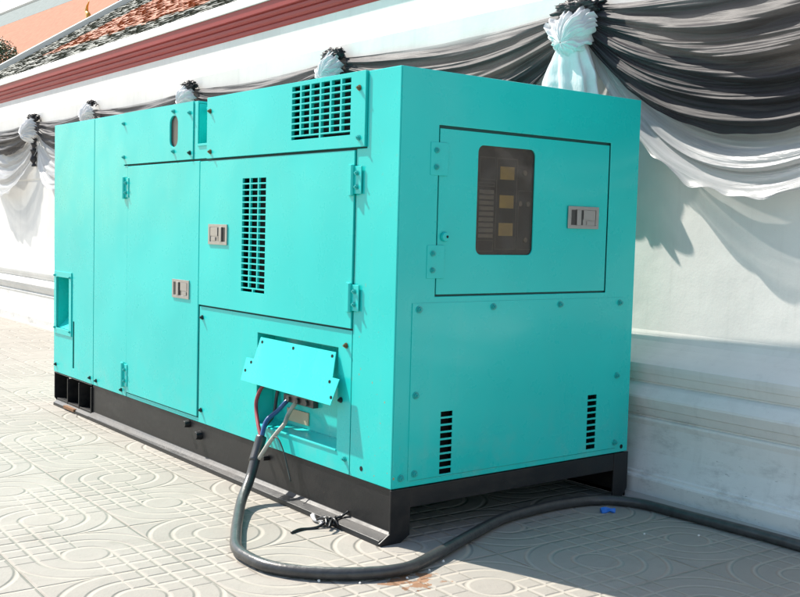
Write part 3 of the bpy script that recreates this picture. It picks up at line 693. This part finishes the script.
# the temple hall far behind
hroot = empty('temple_hall', (16, 38, 0), 'big temple hall with pale orange and grey tiled roof beyond the gallery', 'building')
ridge = (12.0, 10.28); HA = math.radians(40)
def HP(y, s, n=0.0): return (ridge[0] - s * math.cos(HA) - n * math.sin(HA) + 0.0, y, ridge[1] - 0.06 - s * math.sin(HA) + n * math.cos(HA) - 0.0235 * (40 - y) * 0.9)
def hslab(name, s0, s1, n0, n1, mat, ya=15.4, yb=95.0, parent=hroot):
    x = MB(); P4 = [(ya, s0), (yb, s0), (yb, s1), (ya, s1)]
    a = x.verts([HP(y, s, n1) for y, s in P4]); b_ = x.verts([HP(y, s, n0) for y, s in P4])
    x.face(a); x.face(b_[::-1])
    for i in range(4): x.face([a[i], b_[i], b_[(i + 1) % 4], a[(i + 1) % 4]])
    return x.build(name, mat, parent)
hslab('roof_slope', 2.0, 8.5, -0.3, 0.0, M['tile_far'])
hslab('border_tiles', 0.0, 2.0, -0.3, 0.004, M['tile_far_grey'])
hslab('ridge_trim', -0.24, 0.02, -0.3, 0.10, M['white_trim'])
x = MB()
x.prism([(7.0, 0.0), (7.0, 4.8), (12.0, 9.0), (17.0, 4.8), (17.0, 0.0)], lambda u, v, n_: (u, n_, v), 15.8, 94.0); x.build('hall_wall', M['white_trim'], hroot)
x = MB(); x.box(8.05, 8.75, 19.8, 22.35, 6.4, 8.6); x.build('dormer_board', M['fascia'], hroot, 0.03)
x = MB(); x.tube([(7.90, 23.9, 6.35), (7.90, 23.9, 6.72), (7.90, 24.02, 6.84), (7.90, 24.0, 6.98), (7.90, 23.86, 7.10)], lambda t: 0.075 * (1 - t) ** 0.8 + 0.008, 10, sub=6); x.build('roof_finial', M['gold'], hroot, smooth=True)

# round clipped tree between the roofs
troot = empty('clipped_tree', (5.45, 24, 0), 'round clipped dark green tree crown rising behind the wall at far left', 'tree')
x = MB(); x.tube([(5.45, 24, 0), (5.5, 24, 2), (5.42, 24.05, 3.8), (5.45, 24, 5.0)], lambda t: 0.14 - 0.09 * t, 10, sub=5); x.build('trunk', M['bark'], troot, smooth=True)
x = MB(); random.seed(5); cc = Vector((5.33, 24, 5.22))
for k in range(7000):
    d = Vector((random.gauss(0, 1), random.gauss(0, 1), random.gauss(0, 1))).normalized()
    lump = 1 + 0.20 * noise.noise(d * 2.6 + Vector((4, 1, 0)))
    p = cc + Vector((d.x * 0.80, d.y * 0.80, d.z * 0.66)) * lump * random.uniform(0.72, 1.03)
    a = Vector((random.gauss(0, 1), random.gauss(0, 1), random.gauss(0, 1))).normalized(); b2 = a.orthogonal().normalized(); s_ = random.uniform(0.025, 0.05)
    vs = x.verts([p - a * s_, p + b2 * s_ * 0.5, p + a * s_, p - b2 * s_ * 0.5]); x.face(vs)
x.build('crown', M['leaf'], troot, recalc=False)

# ------------------------------------------------------------------ mourning drapes on the wall
def WPt(t, p, z): return Vector((1.828 + tw * t - p, t, z))
def swag(name, ya, yb, zt, sag_top, sag_bot, nf, p0, A, seed, mat, label, group, cat, bulge=0.05, pw=1.0, gather=0.10, hem=0.02, nu=110, nv=150, skew=0.0, low=None):
    rnd = random.Random(seed); k1, k2, k3 = rnd.uniform(0, 6), rnd.uniform(0, 6), rnd.uniform(0, 6)
    def fn(u, v):
        uu = u
        sh = max(0.0, 1 - abs(2 * uu - 1) ** 2.05) ** 0.96
        s = sag_top + (sag_bot - sag_top) * v ** pw
        # irregular folds
        ph = nf * (v + 0.050 * math.sin(5 * v + k1) + 0.030 * math.sin(3.1 * uu * PI + k2 + 4 * v) + 0.018 * math.sin(9 * v + 7 * uu + k3))
        fr = ph - math.floor(ph)
        ph2 = nf * 3.9 * v + 0.8 * noise.noise(Vector((u * 2.5, v * 5, seed + 9))) + 1.2 * u * math.sin(4 * v + k2)
        fr2 = ph2 - math.floor(ph2); r2 = math.sin(PI * fr2) ** 1.5 * max(0.0, 0.5 + 1.4 * noise.noise(Vector((math.floor(ph2) * 5.1, u * 2.2, seed + 2))))
        roll = math.sin(PI * min(1, fr * 1.12) ** 1.7) ** 1.3      # a fold hangs forward at its lower edge
        amp = A * (0.35 + 0.65 * sh) * (0.55 + 0.65 * abs(noise.noise(Vector((math.floor(ph) * 3.7 + seed, uu * 1.6, 0)))) * 2)
        e = min(u, 1 - u)
        y = ya + (yb - ya) * u + skew * sh * v
        z = zt - gather * (v - 0.25) * (1 - sh) - s * sh - amp * 0.28 * roll
        p = p0 + 0.32 * amp * r2 + bulge * sh * (math.sin(PI * (0.15 + 0.75 * v)) if low is None else min(1, max(0, (v - low) / (1 - low))) ** 1.3) + amp * roll + 0.010 * noise.noise(Vector((u * 9, v * 14, seed)))
        p += 0.018 * sh * noise.noise(Vector((u * 3.2, v * 4.0, seed + 5)))
        if v > 0.93: z += hem * noise.noise(Vector((u * 16, 0, seed))) * (v - 0.93) / 0.07; p += hem * 1.0 * noise.noise(Vector((u * 13, 3, seed))) * (v - 0.93) / 0.07
        return WPt(y, max(p, 0.006), z)
    m = MB(); m.grid(fn, nu, nv)
    return tag(m.build(name, mat, smooth=True, recalc=False), label, cat, group)
PINS = [-1.72, 0.66, 3.18, 5.66, 8.22, 10.27, 12.6, 15.0]
KZ = lambda z: 1.334 + (z - 1.334) * 1.017
ZT = KZ(2.545)
gB, gW, gR = 'black swags along the wall', 'white swags under the black cloth', 'rosettes pinned along the wall'
bl = ['wide sheer black swag hanging right of the generator', 'black swag whose folds fan out behind the generator corner, left of the big rosette',
      'black swag line just above the cabinet vent grille', 'black swag line above the cabinet slot window', 'black swag above the cabinet far end', 'black swag at the far left edge of the photo', 'black swag beyond the left edge of the photo']
wl_ = ['wide satin white swag showing below black cloth right of the generator', 'white swag hidden mostly behind the front half of the cabinet', 'white swag behind the middle of the cabinet', 'white swag behind the cabinet slot window',
       'white swag hanging at the cabinet far corner', 'white swag at the far left edge of the photo', 'white swag beyond the left edge of the photo']
for i in range(7):
    ya, yb = PINS[i], PINS[i + 1]
    near = i == 0
    if i < 6:
        swag('black_swag', ya, yb, ZT, 0.02 if i else 0.035, [0.74, 0.62, 0.46, 0.46, 0.38, 0.36, 0.36][i], [6.3, 5.0, 4, 4, 3.2, 3.2, 3][i], 0.045 if i else 0.07, 0.050 if i < 2 else 0.038,
             21 + i, M['black_cloth'], bl[i], gB, 'drape', bulge=0.05, gather=0.14 if i < 2 else 0.10, nu=150 if i < 2 else 70, nv=220 if i < 2 else 100)
    if i in (0, 1, 4, 5):
        swag('white_swag', ya, yb, ZT - (0.05 if i < 2 else 0.12), 0.52 if i < 2 else 0.22, [0.985, 0.90, 0.80, 0.80, 0.74, 0.80, 0.8][i], [2.6, 2.6, 2, 2, 2.6, 2.6, 2][i], 0.018, 0.045 if i < 2 else 0.05, 41 + i, M['white_cloth'], wl_[i], gW, 'drape',
             bulge=(0.105, 0.08, 0, 0, 0.12, 0.12)[i], low=(0.55, 0.55, 0, 0, 0.2, 0.2)[i], gather=0.12 if i < 2 else 0.30, hem=0.035, nu=120 if i < 2 else 80, nv=110)

def rosette(y, z, sc, seed, label, tail=0.85, tailw=0.15, kn=1.0):
    z = KZ(z)
    r = empty('rosette', WPt(y, 0.05, z), label, 'rosette', gR); c = WPt(y, 0.05, z)
    # black bunched knot
    k = MB(); bmesh.ops.create_icosphere(k.bm, subdivisions=5, radius=1.0)
    for v in k.bm.verts:
        d = v.co.normalized(); n1 = noise.noise(d * 2.3 + Vector((seed, 0, 0))); n2 = abs(noise.noise(d * 5.5 + Vector((0, seed, 2)))); n3 = abs(noise.noise(d * 11 + Vector((1, 2, seed))))
        q = 0.82 + 0.35 * n1 + 0.55 * n2 + 0.10 * n3
        v.co = Vector((d.x * 0.065, d.y * 0.155, d.z * 0.058)) * q * sc * kn + c + Vector((-0.03, -0.0, 0.045 * sc * (1.6 - 0.6 * kn)))
    k.build('black_knot', M['black_knot'], r, smooth=True)
    # white ruffle: pleated cap
    rf = MB(); NP = 24; rx = random.Random(seed); ofs = [rx.uniform(0.75, 1.25) for _ in range(64)]
    def cap(a, b_):
        th = 2 * PI * b_; rho = a
        pl = (math.sin(NP * th + 2.2 * math.sin(2 * th + seed)) * 0.065 * (0.6 + 0.8 * abs(noise.noise(Vector((th * 1.7, seed, 0)))) * 2) + 0.17 * noise.noise(Vector((math.cos(th) * 2.2, math.sin(th) * 2.2, seed + rho * 1.5)))) * rho ** 1.1
        lob = 1 + 0.10 * math.sin(3 * th + seed) + 0.05 * math.sin(7 * th)
        R = (0.02 + rho * (1 - 0.14 * rho ** 4)) * lob
        yy = math.cos(th) * 0.170 * R * sc; zz = math.sin(th) * 0.145 * R * sc
        dep = (0.115 * (1 - rho ** 2.4) + pl * 0.26 * ofs[int(b_ * 63)] ** 0.5) * sc
        return c + Vector((-0.055 * sc - dep, yy + 0.03 * rho * noise.noise(Vector((th * 3, rho * 4, seed))), zz - 0.085 * sc - 0.065 * sc * (1 - rho) + 0.10 * pl + 0.025 * rho * noise.noise(Vector((rho * 5, math.cos(th) * 4, seed)))))
    rf.grid(cap, 22, 180, closed_v=True); rf.build('white_ruffle', M['white_rosette'], r, smooth=True, recalc=False)
    if not tail:
        bt = MB(); bt.tube([c + Vector((0.03, 0.06, -0.20)), c + Vector((0.02, 0.10, -0.34)), c + Vector((0.01, 0.12, -0.46)), c + Vector((0.02, 0.12, -0.56))], lambda t: 0.052 * (1 - 0.55 * t), 14, sub=8, wob=0.9)
        bt.build('black_tail', M['black_knot'], r, smooth=True)
    # hanging tail
    if tail:
        tl = MB()
        def tf(a, b_):
            ph = 2 * PI * b_; wv = (0.045 + (tailw - 0.045) * min(1, a * 2.2) ** 0.6) * sc
            pl = 1 + 0.16 * math.sin(9 * ph + seed + 2 * a) * (0.4 + a)
            return c + Vector((-0.075 * sc - math.cos(ph) * 0.055 * sc * pl, math.sin(ph) * wv * pl + 0.02 * math.sin(4 * a), -0.13 * sc - a * tail + 0.03 * math.sin(3 * ph) * a)) + Vector((0.02, 0.03, 0.02)) * noise.noise(Vector((a * 6, math.cos(ph) * 3, seed + math.sin(ph)))) * a
        tl.grid(tf, 40, 120, closed_v=True); tl.build('white_tail', M['white_rosette'], r, smooth=True, recalc=False)
    return r
rosette(PINS[1], 2.52, 1.08, 1.0, 'large white rosette with black knot above the cabinet end face', 0.45, 0.165)
rosette(PINS[2], 2.555, 0.92, 2.3, 'white rosette with ragged black knot above the vent grille', 0.5, 0.13, 0.85)
rosette(PINS[3], 2.555, 0.90, 4.1, 'white rosette with smooth black knot above the lifting notch', 0.5, 0.13, 0.85)
rosette(PINS[4], 2.590, 0.90, 5.2, 'small white rosette above the cabinet rear panels', 0.5, 0.13, 0.62)
rosette(PINS[5], 2.555, 1.15, 7.7, 'white rosette left of the cabinet with white cloth falling both ways', 0, 0.10, 0.8)
rosette(PINS[0], 2.53, 1.0, 6.1, 'rosette beyond the right edge of the photo', 0.8, 0.15)
def hook(y, z, label):
    y += 0.017 * (y + 3.43); z = KZ(z)
    h = MB()
    h.tube([WPt(y, -0.01, z), WPt(y, 0.02, z)], 0.005, 8)
    h.tube([WPt(y + 0.022 * math.cos(a), 0.03, z + 0.022 * math.sin(a)) for a in [2 * PI * k / 9 for k in range(9)]], 0.0045, 8)
    tag(h.build('eye_hook', M['steel_dark'], smooth=True), label, 'hook', 'eye hooks beside the rosettes')
for (y, z, wh) in ((3.065, 2.635, 'nearer of two eye hooks right of the rosette above the vent grille'), (3.17, 2.625, 'farther of two eye hooks right of the rosette above the vent grille'), (5.50, 2.62, 'eye hook right of the rosette above the lifting notch'),
                   (8.00, 2.63, 'eye hook right of the small rosette above the rear panels'), (10.18, 2.62, 'eye hook right of the rosette left of the cabinet'), (0.60, 2.66, 'eye hook right of the large rosette above the end face')):
    hook(y, z, wh)

# ------------------------------------------------------------------ light, sky, camera
ld = Vector((1, -3.0, -3.6)).normalized()
sun = bpy.data.lights.new('sun', 'SUN'); sun.energy = 5.0; sun.angle = math.radians(0.53); sun.color = (1.0, 0.94, 0.85)
so = bpy.data.objects.new('sun', sun); COL.objects.link(so); so.rotation_euler = ld.to_track_quat('-Z', 'Y').to_euler(); so.location = (-5, 12, 20)
wd = bpy.data.worlds.new('World'); S.world = wd; wd.use_nodes = True
nt = wd.node_tree; sky = nt.nodes.new('ShaderNodeTexSky'); sky.sky_type = 'NISHITA'; sky.sun_disc = False
sky.sun_elevation = math.asin(-ld.z); sky.sun_rotation = math.atan2(-ld.x, -ld.y); sky.air_density = 1.3; sky.dust_density = 1.0; sky.ozone_density = 1.0
bg = nt.nodes['Background']; nt.links.new(sky.outputs[0], bg.inputs[0]); bg.inputs[1].default_value = 0.118
S.view_settings.view_transform = 'Standard'; S.view_settings.look = 'None'; S.view_settings.gamma = 1; S.view_settings.exposure = 0.76
S.view_settings.use_curve_mapping = False
S.render.engine = 'CYCLES'

cam = bpy.data.cameras.new('camera'); camo = bpy.data.objects.new('camera', cam); COL.objects.link(camo); S.camera = camo
Rv = Vector((0.79061916, -0.61174252, 0.02631389)); Uv = Vector((0.02024745, 0.06907099, 0.99740626)); Fv = Vector((0.61197335, 0.78803571, -0.06699507))
Mx = Matrix(((Rv.x, Uv.x, -Fv.x, -2.64075), (Rv.y, Uv.y, -Fv.y, -3.42968), (Rv.z, Uv.z, -Fv.z, 1.33369), (0, 0, 0, 1)))
camo.matrix_world = Mx
cam.sensor_width = 36; cam.lens = 1043.94 / 800 * 36; cam.clip_start = 0.05; cam.clip_end = 2000
S.render.resolution_x, S.render.resolution_y = 1024, 764
